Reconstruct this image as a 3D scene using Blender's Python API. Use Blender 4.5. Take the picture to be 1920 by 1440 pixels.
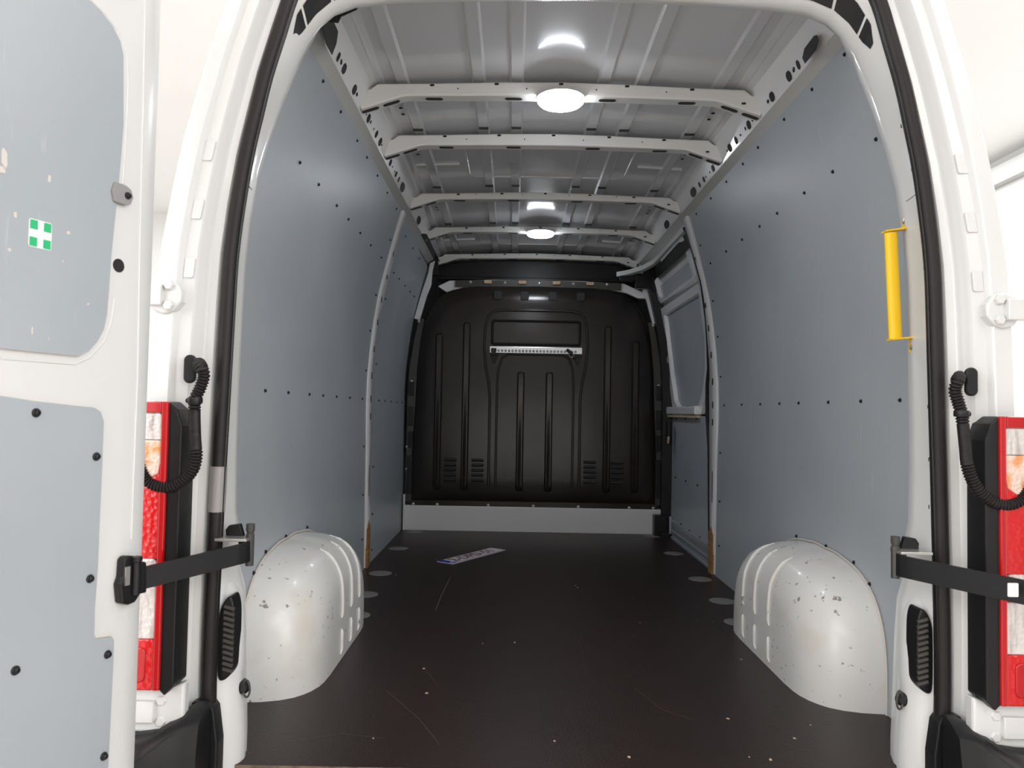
import bpy, bmesh, math, random
from mathutils import Vector, Matrix
random.seed(4)
C = bpy.context.scene.collection
for o in list(bpy.data.objects): bpy.data.objects.remove(o)

# ---------------------------------------------------------------- camera
F_PX = 1400.0
CP = Vector((-.1483, -1.67, .8084)); YAW, PITCH, ROLL = -.0018, .0366, .0178
cy, sy, cp_, sp = math.cos(YAW), math.sin(YAW), math.cos(PITCH), math.sin(PITCH)
FW = Vector((sy*cp_, cy*cp_, sp)); r0 = Vector((cy, -sy, 0)); u0 = r0.cross(FW)
RT = math.cos(ROLL)*r0 + math.sin(ROLL)*u0
UP = -math.sin(ROLL)*r0 + math.cos(ROLL)*u0
cam = bpy.data.cameras.new('camera'); co = bpy.data.objects.new('camera', cam); C.objects.link(co)
M = Matrix((RT, UP, -FW)).transposed().to_4x4(); M.translation = CP; co.matrix_world = M
cam.sensor_fit = 'HORIZONTAL'; cam.sensor_width = 36; cam.lens = 36*F_PX/1920
cam.clip_start = .02; cam.clip_end = 100
cam.dof.use_dof = True; cam.dof.focus_distance = 3.2; cam.dof.aperture_fstop = 9
bpy.context.scene.camera = co

# ---------------------------------------------------------------- world, lights, exposure
w = bpy.data.worlds.new('world'); bpy.context.scene.world = w; w.use_nodes = True
w.node_tree.nodes['Background'].inputs[0].default_value = (1, 1, 1, 1)
w.node_tree.nodes['Background'].inputs[1].default_value = .3
vs = bpy.context.scene.view_settings
vs.view_transform = 'Standard'; vs.look = 'None'; vs.gamma = 1; vs.use_curve_mapping = False
vs.exposure = 0.27
def area(name, loc, sx, sy_, power, col=(1, .995, .985)):
    l = bpy.data.lights.new(name, 'AREA'); l.shape = 'RECTANGLE'; l.size = sx; l.size_y = sy_
    l.energy = power; l.color = col
    o = bpy.data.objects.new(name, l); C.objects.link(o); o.location = loc
    return o
CEIL = 3.05
area('ceiling_light', (-2.75, 2.6, CEIL-.04), 3.0, 6.4, 190)
area('ceiling_light', (2.75, 2.6, CEIL-.04), 2.1, 6.4, 140)
area('ceiling_light', (-2.6, -4.6, CEIL-.04), 2.2, 4.6, 110)
area('ceiling_light', (2.4, -4.6, CEIL-.04), 2.2, 4.6, 110)
wl = area('side_fill', (-4.9, -4.9, 1.45), 2.4, 4.6, 120); wl.rotation_euler = (0, -math.pi/2, 0)  # unseen fill panels added at both sides to brighten the bay lining
wl = area('side_fill', (3.9, -4.9, 1.45), 2.4, 4.6, 100); wl.rotation_euler = (0, math.pi/2, 0)

# ---------------------------------------------------------------- measuring: a pixel's sight line met with a real plane
def ray(px, py): return FW + RT*((px-960)/F_PX) - UP*((py-720)/F_PX)
def at(px, py, **k):
    (a, v), = k.items(); i = 'xyz'.index(a); d = ray(px, py)
    return CP + d*((v-CP[i])/d[i])
def at_plane(px, py, p0, n):
    d = ray(px, py); return CP + d*((p0-CP).dot(n)/d.dot(n))
def lerp(a, b, t): return a+(b-a)*t
def interp(tab, x):
    if x <= tab[0][0]: return tab[0][1]
    for (x0, y0), (x1, y1) in zip(tab, tab[1:]):
        if x <= x1: return lerp(y0, y1, (x-x0)/(x1-x0))
    return tab[-1][1]

# ---------------------------------------------------------------- materials
def mat(name, col, rough=.5, metal=0, coat=0, noise=None, bump=None, emit=None, spec=.5, trans=0):
    m = bpy.data.materials.new(name); m.use_nodes = True; nt = m.node_tree; b = nt.nodes['Principled BSDF']
    b.inputs['Base Color'].default_value = (*col, 1); b.inputs['Roughness'].default_value = rough
    b.inputs['Metallic'].default_value = metal; b.inputs['Coat Weight'].default_value = coat
    b.inputs['Coat Roughness'].default_value = .06
    b.inputs['Specular IOR Level'].default_value = spec; b.inputs['Transmission Weight'].default_value = trans
    tc = nt.nodes.new('ShaderNodeTexCoord')
    if noise:                       # list of (scale vector, colour 2, low, high)
        prev = None
        for (sc, c2, lo, hi, det) in noise:
            mp = nt.nodes.new('ShaderNodeMapping'); mp.inputs['Scale'].default_value = sc
            n = nt.nodes.new('ShaderNodeTexNoise'); n.inputs['Scale'].default_value = 1; n.inputs['Detail'].default_value = det
            r = nt.nodes.new('ShaderNodeMapRange'); r.inputs[1].default_value = lo; r.inputs[2].default_value = hi
            mx = nt.nodes.new('ShaderNodeMix'); mx.data_type = 'RGBA'
            nt.links.new(tc.outputs['Object'], mp.inputs[0]); nt.links.new(mp.outputs[0], n.inputs['Vector'])
            nt.links.new(n.outputs['Fac'], r.inputs[0]); nt.links.new(r.outputs[0], mx.inputs[0])
            if prev: nt.links.new(prev, mx.inputs[6])
            else: mx.inputs[6].default_value = (*col, 1)
            mx.inputs[7].default_value = (*c2, 1); prev = mx.outputs[2]
        nt.links.new(prev, b.inputs['Base Color'])
    if bump:
        kind, sc, st = bump
        t = nt.nodes.new('ShaderNodeTexVoronoi' if kind == 'v' else 'ShaderNodeTexNoise'); t.inputs['Scale'].default_value = sc
        nt.links.new(tc.outputs['Object'], t.inputs['Vector'])
        bp = nt.nodes.new('ShaderNodeBump'); bp.inputs['Strength'].default_value = st; bp.inputs['Distance'].default_value = .002
        nt.links.new(t.outputs[0], bp.inputs['Height']); nt.links.new(bp.outputs[0], b.inputs['Normal'])
    if emit:
        b.inputs['Emission Color'].default_value = (*emit[0], 1); b.inputs['Emission Strength'].default_value = emit[1]
    return m
WHITE = mat('white_paint', (.74, .74, .735), .28, coat=.4)
INNER = mat('inner_white_paint', (.85, .85, .86), .25, coat=.5)
ROOFM = mat('roof_skin_paint', (.70, .705, .72), .2, coat=.35)
BOWM = mat('bow_paint', (.84, .835, .81), .3, coat=.3)
STRIP = mat('rail_primer', (.60, .60, .58), .4)
LINING = mat('grey_blue_lining', (.415, .450, .482), .36, spec=.45, noise=[
    ((2.2, 2.2, 2.2), (.388, .422, .455), .4, .65, 3),
    ((38, 30, 16), (.64, .66, .68), .76, .83, 2), ((9, 60, 7), (.49, .53, .57), .68, .8, 3)], bump=('n', 60, .05))
WOOD = mat('plywood_edge', (.42, .22, .09), .7, noise=[((40, 4, 60), (.30, .14, .05), .4, .6, 4)])
PALEWOOD = mat('pale_plywood_edge', (.66, .50, .33), .7, noise=[((30, 30, 60), (.5, .36, .22), .4, .65, 4)])
FLOORM = mat('film_faced_floor', (.021, .0125, .0112), .40, spec=.35, noise=[
    ((1.6, .9, 1), (.030, .018, .016), .35, .7, 5),
    ((55, 6, 1), (.10, .075, .055), .72, .86, 3), ((7, 70, 1), (.08, .06, .05), .74, .88, 3), ((60, 60, 1), (.25, .2, .15), .80, .86, 1)], bump=('v', 210, .2))
BLACK = mat('black_plastic', (.010, .010, .011), .38, spec=.35, bump=('n', 300, .1))
BULK = mat('bulkhead_plastic', (.018, .0160, .0145), .2, spec=.45, noise=[((1.5, 1, 1.5), (.027, .0220, .0185), .4, .6, 3)], bump=('n', 14, .03))
DARK = mat('dark_recess', (.012, .012, .013), .6)
DARKG = mat('dark_grey_metal', (.055, .052, .048), .45)
RUBBER = mat('black_rubber', (.014, .012, .012), .5, spec=.3)
DISC = mat('grey_rubber_cap', (.20, .20, .195), .55)
ALU = mat('aluminium', (.75, .76, .78), .3, metal=.9)
STEEL = mat('zinc_steel', (.55, .54, .52), .35, metal=.8)
GREYP = mat('grey_plastic', (.30, .29, .29), .5)
YELLOW = mat('yellow_paint', (1.0, .62, .01), .4)
RED = mat('red_lens', (.62, .003, .006), .2, coat=.4, bump=('v', 90, .9))
REDP = mat('red_smooth_lens', (.50, .003, .006), .2, coat=.4)
CLEAR = mat('clear_lens', (.72, .68, .66), .12, coat=1, noise=[((90, 90, 14), (.40, .33, .30), .45, .75, 2)], bump=('v', 110, 1))
AMBER = mat('amber_lens', (.80, .62, .52), .15, coat=1, noise=[((30, 30, 26), (.80, .33, .12), .48, .62, 1)], bump=('v', 130, 1))
CHIP = mat('chipped_lining', (.68, .63, .58), .6)
SCRATCH = mat('floor_scratch', (.11, .09, .075), .6)
EDGE = mat('floor_edge_wood', (.22, .165, .105), .7, noise=[((30, 40, 30), (.12, .09, .06), .4, .65, 3)])
TAPE = mat('silver_tape', (.30, .28, .275), .35)
GREEN = mat('green_print', (.03, .50, .20), .4)
WPRINT = mat('white_print', (.85, .86, .85), .4)
BLUE = mat('blue_print', (.01, .03, .42), .35)
PLATEW = mat('plate_white', (.78, .74, .78), .35)
DRED = mat('dark_red_print', (.10, .008, .015), .4)
LAMPM = mat('lamp_diffuser', (.9, .9, .92), .4, emit=((.90, .94, 1), 36))
RIM = mat('lamp_rim', (.75, .72, .72), .3)
SCUFF = mat('scuffed_white_steel', (.80, .79, .77), .33, coat=.2, noise=[((46, 46, 46), (.30, .27, .23), .665, .72, 3), ((7, 7, 7), (.74, .70, .62), .55, .75, 3)])
WALLM = mat('studio_wall_paint', (.88, .88, .875), .7, noise=[((1, 1, 1), (.86, .86, .855), .3, .7, 2)])
SFLOOR = mat('studio_floor_resin', (.52, .48, .44), .35, noise=[((.8, .8, .8), (.48, .44, .405), .3, .7, 4)])
SDARK = mat('dark_slats', (.03, .03, .035), .5)
SBEAM = mat('studio_beam_paint', (.42, .43, .42), .6)
STEP = mat('step_aluminium', (.42, .45, .50), .35, metal=.3)

# ---------------------------------------------------------------- mesh helpers
class MB:
    def __init__(s): s.v = []; s.f = []; s.m = []
    def face(s, idx, m=0): s.f.append(list(idx)); s.m.append(m)
    def grid(s, rows, m=0, closed=False, wrap=False):
        b = len(s.v); n = len(rows[0])
        for r in rows: s.v += [tuple(p) for p in r]
        R = len(rows)
        for i in range(R if wrap else R-1):
            i2 = (i+1) % R
            for j in range(n if closed else n-1):
                j2 = (j+1) % n
                s.face((b+i*n+j, b+i*n+j2, b+i2*n+j2, b+i2*n+j), m)
        return b
    def ngon(s, pts, m=0):
        b = len(s.v); s.v += [tuple(p) for p in pts]; s.face(range(b, b+len(pts)), m)
    def prism(s, pts, d, m=0, ms=None):
        """outline pts extruded by vector d"""
        b = len(s.v); n = len(pts); d = Vector(d)
        s.v += [tuple(p) for p in pts]; s.v += [tuple(Vector(p)+d) for p in pts]
        s.face(range(b, b+n), m); s.face(range(b+2*n-1, b+n-1, -1), m)
        for i in range(n):
            j = (i+1) % n; s.face((b+i, b+n+i, b+n+j, b+j), m if ms is None else ms)
    def box(s, c, size, ax=None, m=0):
        c = Vector(c); X, Y, Z = ax or (Vector((1, 0, 0)), Vector((0, 1, 0)), Vector((0, 0, 1)))
        sx, sy_, sz = size; b = len(s.v)
        for k in (-1, 1):
            for j in (-1, 1):
                for i in (-1, 1): s.v.append(tuple(c+X*i*sx/2+Y*j*sy_/2+Z*k*sz/2))
        for f in ((0, 2, 3, 1), (4, 5, 7, 6), (0, 1, 5, 4), (2, 6, 7, 3), (0, 4, 6, 2), (1, 3, 7, 5)): s.face([b+i for i in f], m)
    def tube(s, pts, r, n=10, m=0, caps=True, flat=1.0, upv=None):
        pts = [Vector(p) for p in pts]; rows = []; prev = None
        for i, p in enumerate(pts):
            t = (pts[min(i+1, len(pts)-1)]-pts[max(i-1, 0)]).normalized()
            a = prev if prev else (Vector(upv) if upv else (Vector((0, 1, 0)) if abs(t.y) < .9 else Vector((1, 0, 0))))
            a = (a - t*a.dot(t)).normalized(); bb = t.cross(a); prev = a
            rr = r[i] if isinstance(r, (list, tuple)) else r
            rows.append([p + a*rr*flat*math.cos(2*math.pi*k/n) + bb*rr*math.sin(2*math.pi*k/n) for k in range(n)])
        b = s.grid(rows, m, closed=True)
        if caps:
            s.face([b+k for k in range(n)][::-1], m); s.face([b+(len(rows)-1)*n+k for k in range(n)], m)
    def lathe(s, c, axis, prof, n=20, m=0):
        """prof: (radius, height along axis)"""
        c = Vector(c); t = Vector(axis).normalized()
        a = Vector((0, 0, 1)) if abs(t.z) < .9 else Vector((1, 0, 0)); a = (a-t*a.dot(t)).normalized(); bb = t.cross(a)
        rows = [[c+t*h+a*r*math.cos(2*math.pi*k/n)+bb*r*math.sin(2*math.pi*k/n) for k in range(n)] for r, h in prof]
        b = s.grid(rows, m, closed=True)
        if prof[-1][0] > 1e-6: s.face([b+(len(rows)-1)*n+k for k in range(n)], m)
        if prof[0][0] > 1e-6: s.face([b+k for k in range(n)][::-1], m)
    def mesh(s, name, mats, smooth=30, merge=True, recalc=True):
        me = bpy.data.meshes.new(name); me.from_pydata([tuple(map(float, p)) for p in s.v], [], s.f)
        for mm in (mats if isinstance(mats, (list, tuple)) else [mats]): me.materials.append(mm)
        for p, k in zip(me.polygons, s.m): p.material_index = k
        if merge:
            bm = bmesh.new(); bm.from_mesh(me)
            bmesh.ops.remove_doubles(bm, verts=bm.verts, dist=1e-5)
            if recalc: bmesh.ops.recalc_face_normals(bm, faces=bm.faces)
            bm.to_mesh(me); bm.free()
        if smooth:
            for p in me.polygons: p.use_smooth = True
            me.set_sharp_from_angle(angle=math.radians(smooth))
        return me
def link(name, data, parent=None, loc=None, **props):
    o = bpy.data.objects.new(name, data); C.objects.link(o)
    if parent: o.parent = parent
    if loc is not None: o.location = loc
    for k, v in props.items(): o[k] = v
    return o
def part(name, mb, mats, parent, smooth=30, bevel=0, **props):
    o = link(name, mb.mesh(name, mats, smooth), parent, **props)
    if bevel:
        md = o.modifiers.new('bevel', 'BEVEL'); md.width = bevel; md.segments = 2; md.limit_method = 'ANGLE'; md.angle_limit = math.radians(40)
        md.harden_normals = False
    return o
def copies(name, me, places, parent, **props):
    for p in places:
        o = link(name, me, parent, **props)
        if isinstance(p, Matrix): o.matrix_local = p
        else: o.location = p
def look(axis, loc, spin=0):
    n = Vector(axis).normalized(); X = Vector((0, 1, 0)) if abs(n.x) > .9 else Vector((1, 0, 0))
    X = (X-n*X.dot(n)).normalized(); Y = n.cross(X)
    return Matrix.Translation(loc) @ Matrix((X, Y, n)).transposed().to_4x4()
def oval(cx, cy_, w, h, n=10):
    """stadium outline, long side along x when w>h"""
    r = min(w, h)/2; a = (w/2-r, h/2-r); o = []
    for k in range(2*n):
        t = math.pi*k/n + (math.pi/(2*n))
        o.append((cx+math.copysign(a[0], math.cos(t))+r*math.cos(t), cy_+math.copysign(a[1], math.sin(t))+r*math.sin(t)))
    return o
def rrect(x0, x1, z0, z1, r, n=5):
    o = []
    for (cx, cz, a0) in ((x1-r, z1-r, 0), (x0+r, z1-r, 90), (x0+r, z0+r, 180), (x1-r, z0+r, 270)):
        for k in range(n+1):
            t = math.radians(a0+90*k/n); o.append((cx+r*math.cos(t), cz+r*math.sin(t)))
    return o

def bolt_mesh(name, r, h, m, n=12):
    b = MB(); b.lathe((0, 0, 0), (0, 0, 1), [(r*1.25, -.001), (r*1.25, h*.25), (r, h*.35), (r*.85, h*.75), (r*.5, h), (0.0, h)], n); return b.mesh(name, m)
LBOLT = bolt_mesh('bolt', .0048, .006, BLACK)
SBOLT = bolt_mesh('bolt', .0085, .008, STEEL)

# ================================================================ SETTING: the white studio hall
def struct(name, mb, m, parent=None): return part(name, mb, m, parent, 0, kind='structure')
ZG = -.60
b = MB(); b.box((-.5, -1, ZG-.05), (9.4, 16.4, .1)); struct('floor', b, SFLOOR)
b = MB(); b.box((-.5, -1, CEIL+.05), (9.4, 16.4, .1)); struct('ceiling', b, WALLM)
b = MB(); b.box((-.5, 7.05, (ZG+CEIL)/2), (9.4, .1, CEIL-ZG)); struct('wall_front', b, WALLM)
b = MB(); b.box((-.5, -9.05, (ZG+CEIL)/2), (9.4, .1, CEIL-ZG)); struct('wall_back', b, WALLM)
b = MB(); b.box((-5.05, -1, (ZG+CEIL)/2), (.1, 16, CEIL-ZG)); struct('wall_left', b, WALLM)
b = MB(); b.box((4.05, -1, (ZG+CEIL)/2), (.1, 16, CEIL-ZG)); struct('wall_right', b, WALLM)
b = MB(); b.box((3.96, -1, CEIL-.17), (.1, 16, .15)); struct('trim_1', b, SBEAM)
b = MB()
for k in range(8): b.box((0, -8.96, 1.12+.165*k), (7.0, .05, .155))
struct('reflected_slats', b, SDARK)  # unseen dark slats added to put a dark band in the bulkhead's reflection

# ================================================================ THE VAN
van = link('cargo_van', None, loc=(0, 0, 0), label='white cargo van seen from behind, rear doors open on its empty lined load bay', category='van')
van.empty_display_size = .2

# --- opening curves of the rear end: (z, X) of inner edge, seal, outer silhouette at matching stations
ST = [  # zI, XI,  zS, XS,  zO, XO
 (-.06,.760, -.10,.800, -.10,.925), (.04,.760, .04,.803, .04,.930), (.16,.765, .16,.806, .16,.936), (.22,.767, .22,.807, .22,.938),
 (.29,.770, .29,.807, .29,.940), (.375,.776, .375,.806, .375,.942), (.42,.789, .42,.805, .42,.943), (.50,.792, .50,.804, .50,.944),
 (.56,.803, .56,.8025, .56,.944), (.68,.806, .68,.800, .68,.944), (.80,.806, .80,.797, .80,.943), (.92,.804, .92,.794, .92,.941), (1.04,.802, 1.04,.791, 1.04,.936),
 (1.14,.799, 1.15,.787, 1.16,.926), (1.25,.791, 1.26,.776, 1.28,.907), (1.375,.773, 1.375,.760, 1.40,.884), (1.465,.750, 1.47,.741, 1.51,.856),
 (1.56,.719, 1.56,.722, 1.61,.828), (1.635,.690, 1.66,.694, 1.72,.795), (1.69,.665, 1.75,.668, 1.82,.757), (1.735,.632, 1.81,.636, 1.90,.705),
 (1.765,.598, 1.85,.590, 1.955,.640), (1.787,.545, 1.882,.53, 1.99,.56), (1.799,.46, 1.90,.45, 2.015,.46), (1.809,.26, 1.918,.26, 2.035,.26), (1.816,0, 1.925,0, 2.04,0)]
def curve(i, s):   # full opening from right bottom over the top to left bottom
    z, x = [(k[2*i], k[2*i+1]) for k in ST], None
    R = [(xx, zz) for zz, xx in z]
    return R + [(-xx, zz) for xx, zz in R[::-1][1:]]
Ic, Sc, Oc = curve(0, 1), curve(1, 1), curve(2, 1)
TY = [(0, .1), (.08, .075), (.5, .035), (.9, .016), (1, .014)]
def frame_pt(k, t, off=0):   # point on the inner flange, station k (float), t 0..1 from inner edge to seal
    k0 = min(int(k), len(ST)-2); f = k-k0
    a = [lerp(ST[k0][i], ST[k0+1][i], f) for i in range(4)]
    return Vector((lerp(a[1]-.0, a[3], t) if a[3] >= a[1] else lerp(a[1], a[3], t), interp(TY, t)-off, lerp(a[0], a[2], t)))
def loft_row(A, B, t, y, dx=0, dz=0):
    out = []
    for (ax, az), (bx, bz) in zip(A, B):
        s = (ax > 0)-(ax < 0)
        out.append((lerp(ax, bx, t)+s*dx, y, lerp(az, bz, t)+(dz if az > 1.7 else 0)))
    return out
b = MB()
rows = [loft_row(Ic, Sc, 0, .22, dx=.10, dz=.06), loft_row(Ic, Sc, 0, .16, dx=.015, dz=.02), loft_row(Ic, Sc, 0, .115)]
for t, y in TY: rows.append(loft_row(Ic, Sc, t, y))
rows.append(loft_row(Sc, Oc, .12, .014))
for t, y in ((.155, .0), (.18, -.006), (.30, -.008), (.345, -.014), (.39, -.035), (.43, -.042), (.60, -.046), (.64, -.056), (.67, -.060), (.92, -.060), (.97, -.052), (1.0, -.035), (1.01, 0), (1.03, .4), (1.08, 2.0), (1.08, 4.6)):
    rows.append(loft_row(Sc, Oc, t, y))
b.grid(rows)
body = part('rear_body_frame', b, WHITE, van, 35)
# close the outer shell: front end and underside (keeps daylight out of the bay)
b = MB(); last = rows[-1]; b.ngon(last); part('front_body_panel', b, WHITE, van, 0)
b = MB(); b.box((0, 2.3, -.12), (1.84, 4.55, .04)); part('underbody', b, DARKG, van, 0)
# panel seams and small punched holes on the pillars
b = MB()
for s in (1, -1):
    for kk in (3.0, 14.6):
        p = [frame_pt(kk, t, .001) for t in (.02, .3, .6, .85)]
        b.tube([(s*q.x, q.y, q.z) for q in p], .0011, 5)
part('panel_seam', b, GREYP, body, kind='stuff')
hole = MB(); hole.prism([(x, z, 0) for x, z in oval(0, 0, .004, .010, 5)], (0, 0, .0008)); hole = hole.mesh('hole', DARK)
pl = []
for s in (1, -1):
    for kk in (13.1, 15.1, 16.2, 10.3, 9.3, 8.4):
        q = frame_pt(kk, .45, .0005); pl.append(look((0, -1, 0), (s*q.x, q.y, q.z)))
copies('hole', hole, pl, body)
# long slots in the two upper corners
for s in (1, -1):
    for (k0, k1) in ((18.55, 19.3), (19.42, 21.0), (21.12, 22.7)):
        b = MB(); n = 12; g = []
        for i in range(n+1):
            k = lerp(k0, k1, i/n); e_ = min(1, max(.0, (k-18.5)/.5), max(0, (22.7-k)/.5))
            row = []
            for j in range(5):
                q = frame_pt(k, .30+(.40*(j/4)-.20)*(.3+.7*e_), .003); row.append((s*q.x, q.y, q.z))
            g.append(row)
        b.grid(g); part('corner_slot', b, DARK, body)

# small embossed pads on the outer channel of the pillars
for s in (1, -1):
    for z in (1.37, 1.24, 1.11, .60, .46, .33):
        xs_, xo_ = interp([(k[2], k[3]) for k in ST], z), interp([(k[4], k[5]) for k in ST], z)
        b = MB(); c_ = lerp(xs_, xo_, .52); sl = (interp([(k[4], k[5]) for k in ST], z+.05)-interp([(k[4], k[5]) for k in ST], z-.05))/.1
        b.prism([(s*(c_+a+sl*e), -.0485, z+e) for a, e in rrect(-.011, .011, -.022, .022, .004)], (0, .006, 0)); part('embossed_pad', b, WHITE, body, 40, .001)

# --- rubber door seal
b = MB()
for rr, dy, nn in ((.0165, -.004, 12),):
    pts = [(x, dy, z) for x, z in Sc]
    # smooth resample
    P = []
    for i in range(len(pts)-1):
        p0, p1, p2, p3 = (Vector(pts[max(i-1, 0)]), Vector(pts[i]), Vector(pts[i+1]), Vector(pts[min(i+2, len(pts)-1)]))
        for k in range(3):
            t = k/3; P.append(.5*((2*p1)+(p2-p0)*t+(2*p0-5*p1+4*p2-p3)*t*t+(3*p1-p0-3*p2+p3)*t**3))
    P.append(Vector(pts[-1])); b.tube(P, rr, nn, flat=1.15)
seal = part('door_seal', b, RUBBER, van, 40, label='black rubber seal around the rear opening')
b = MB(); lip = []
for i in range(len(P)):
    c = Vector((0, 0, 1.0)); d = (c-Vector((P[i].x, 0, P[i].z))); d.y = 0; d.normalize()
    lip.append(P[i]+d*.0165+Vector((0, -.006, 0)))
b.tube(lip, .0032, 6); part('seal_lip', b, BLACK, seal, 40)
b = MB(); zz = [.675, .655, .63, .60, .575]
pts = [Vector((-interp([(k[2], k[3]) for k in ST], z), -.004, z)) for z in zz]
b.tube(pts, .0178, 12, flat=1.15); part('silver_tape', b, TAPE, seal, 40, label='silver tape wrapped round the black seal')

# --- floor
def xw(z): return interp([(-.1, .885), (0, .885), (.3, .888), (.85, .891), (1.0, .889), (1.1, .883), (1.2, .873), (1.3, .861), (1.42, .841), (1.55, .810), (1.65, .785), (1.74, .762), (1.805, .745), (1.9, .715)], z)
b = MB()
R = [(.775, .045), (.785, .06), (.785, .15), (.800, .19), (.835, .22), (.90, .25), (.90, 3.42)]
out = [(x, y, 0) for x, y in R] + [(-x, y, 0) for x, y in R[::-1]]
b.prism(out[::-1], (0, 0, -.014), 0, 1)
fl = part('floor_panel', b, [FLOORM, EDGE], van, 0, label='dark brown anti-slip floor board')
b = MB(); b.box((0, .028, -.022), (1.60, .035, .022)); part('floor_edge_strip', b, EDGE, fl, 0, .002)
b = MB(); b.box((0, .0, -.08), (1.62, .08, .09)); part('rear_sill', b, BLACK, van, 0, .01)
cap = MB(); cap.lathe((0, 0, 0), (0, 0, 1), [(.056, -.001), (.056, .0012), (.052, .0022), (0, .0022)], 32); cap = cap.mesh('floor_cap', DISC)
copies('floor_cap', cap, [(s*x, y, 0) for s in (1, -1) for x, y in ((.800, 2.70), (.786, 2.035), (.777, 1.61), (.748, 1.28), (.785, 3.30))], fl)

# --- side lining panels
def lining(name, s, y0, y1, zt0, zt1, nz=26, ny=8, z0=0.0, off=0, mats=(LINING, PALEWOOD), rear=None):
    b = MB(); th = .008
    def P(y, u, d):
        zt = lerp(zt0, zt1, (y-y0)/(y1-y0)); z = lerp(z0, zt, u)
        return (s*(xw(z)+off+d), y, z)
    ys = [lerp(y0, y1, i/ny) for i in range(ny+1)]; us = [i/nz for i in range(nz+1)]
    b.grid([[P(y, u, 0) for u in us] for y in ys], 0); b.grid([[P(y, u, th) for u in us] for y in ys], 0)
    for y in (y0, y1): b.grid([[P(y, u, 0) for u in us], [P(y, u, th) for u in us]], 1)
    for u in (0, 1): b.grid([[P(y, u, 0) for y in ys], [P(y, u, th) for y in ys]], 1)
    return part(name, b, list(mats), van, 40)
def wall_bolt(s, y, z, off=0, h=.0):
    dz = .01; n = Vector((-s, 0, s*0)); sl = (xw(z+dz)-xw(z-dz))/(2*dz)
    nn = Vector((-s*1, 0, -0)).normalized(); nn = Vector((-s, 0, sl)).normalized() if True else nn
    nn = Vector((-s, 0, -(-sl))).normalized()
    return look(nn, (s*(xw(z)+off), y, z))
ROWM = [.335, .56, .79, 1.045, 1.24, 1.465, 1.72, 2.0]
ROWU = [.30, .57, .79, 1.045, 1.24, 1.465, 1.70, 1.97]
ROWT = [.345, .567, .80, 1.067, 1.25, 1.479, 1.728, 2.0]
for s in (1, -1):
    side = 'right' if s > 0 else 'left'
    p = lining('lining_panel', s, .10, 2.12, 1.826, 1.826); p['label'] = f'rear grey-blue plywood lining of the {side} wall, dotted with black bolts'
    pl = [wall_bolt(s, y, .857) for y in ROWM] + [wall_bolt(s, y, 1.552) for y in ROWU] + [wall_bolt(s, y, 1.803) for y in ROWT]
    pl += [wall_bolt(s, 2.06, z) for z in (1.66, 1.38, 1.2, 1.0, .62, .38, .16)]
    pl += [wall_bolt(s, y, z) for y, z in ((1.055, .375), (.80, .385), (.60, .372), (1.42, .08), (1.75, .06), (.5, .33))]
    copies('bolt', LBOLT, pl, p)
    if s < 0:
        p = lining('lining_panel', s, 2.27, 3.44, 1.81, 1.79); p['label'] = 'front grey-blue plywood lining of the left wall, beyond the pillar'
        pl = [wall_bolt(s, y, .855) for y in (2.45, 2.65, 2.87, 3.1, 3.32)] + [wall_bolt(s, y, 1.55) for y in (2.36, 2.55, 2.78, 3.0, 3.2)] + [wall_bolt(s, y, 1.76) for y in (2.4, 2.7, 3.0)] + [wall_bolt(s, 2.32, z) for z in (1.4, 1.05, .5, .25, .06)]
        copies('bolt', LBOLT, pl, p)

# --- middle pillars: white perforated strip between the linings
for s in (1, -1):
    b = MB(); zs = [i*1.84/30 for i in range(31)]
    def wy(z): return interp([(0, .012), (.2, .018), (.35, .03), (.55, .035), (.75, .055), (.95, .055), (1.05, .04), (1.4, .035), (1.84, .03)], z)
    yc = 2.185
    for k in range(1): pass
    rowsP = []
    for z in zs:
        x = xw(z)-.008; h = wy(z)+.02
        rowsP.append([(s*(x+.05), yc-h, z), (s*(x+.004), yc-h, z), (s*x, yc-h+.006, z), (s*x, yc+h-.006, z), (s*(x+.004), yc+h, z), (s*(x+.10), yc+h, z)])
    b.grid(rowsP)
    pil = part('pillar', b, INNER, van, 35, label=f"white pillar with punched holes on the {'right' if s>0 else 'left'} wall")
    hb = MB(); hb.prism([(x, z, 0) for x, z in oval(0, 0, .022, .038, 6)], (0, 0, .001)); hm = hb.mesh('hole', DARK)
    copies('hole', hm, [look((-s, 0, 0), (s*(xw(z)-.0085), yc, z), math.pi/2 if False else 0) for z in (1.62, 1.5, 1.38, 1.26, 1.12, .98, .86, .77)], pil)
    hb = MB(); hb.box((0, 0, 0), (.012, .16, .001)); 
    o = link('hole', hb.mesh('hole', DARKG), pil); o.matrix_local = look((-s, 0, 0), (s*(xw(.44)-.0085), yc-.01, .44))
    b = MB(); b.prism([(s*(.885-.012), yc-.035, 0), (s*(.885-.012), yc+.035, 0), (s*(.888-.012), yc+.045, .20), (s*(.888-.012), yc+.0, .235), (s*(.888-.012), yc-.035, .20)], (s*.01, 0, 0))
    part('wood_edge', b, WOOD, pil, 0)

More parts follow.
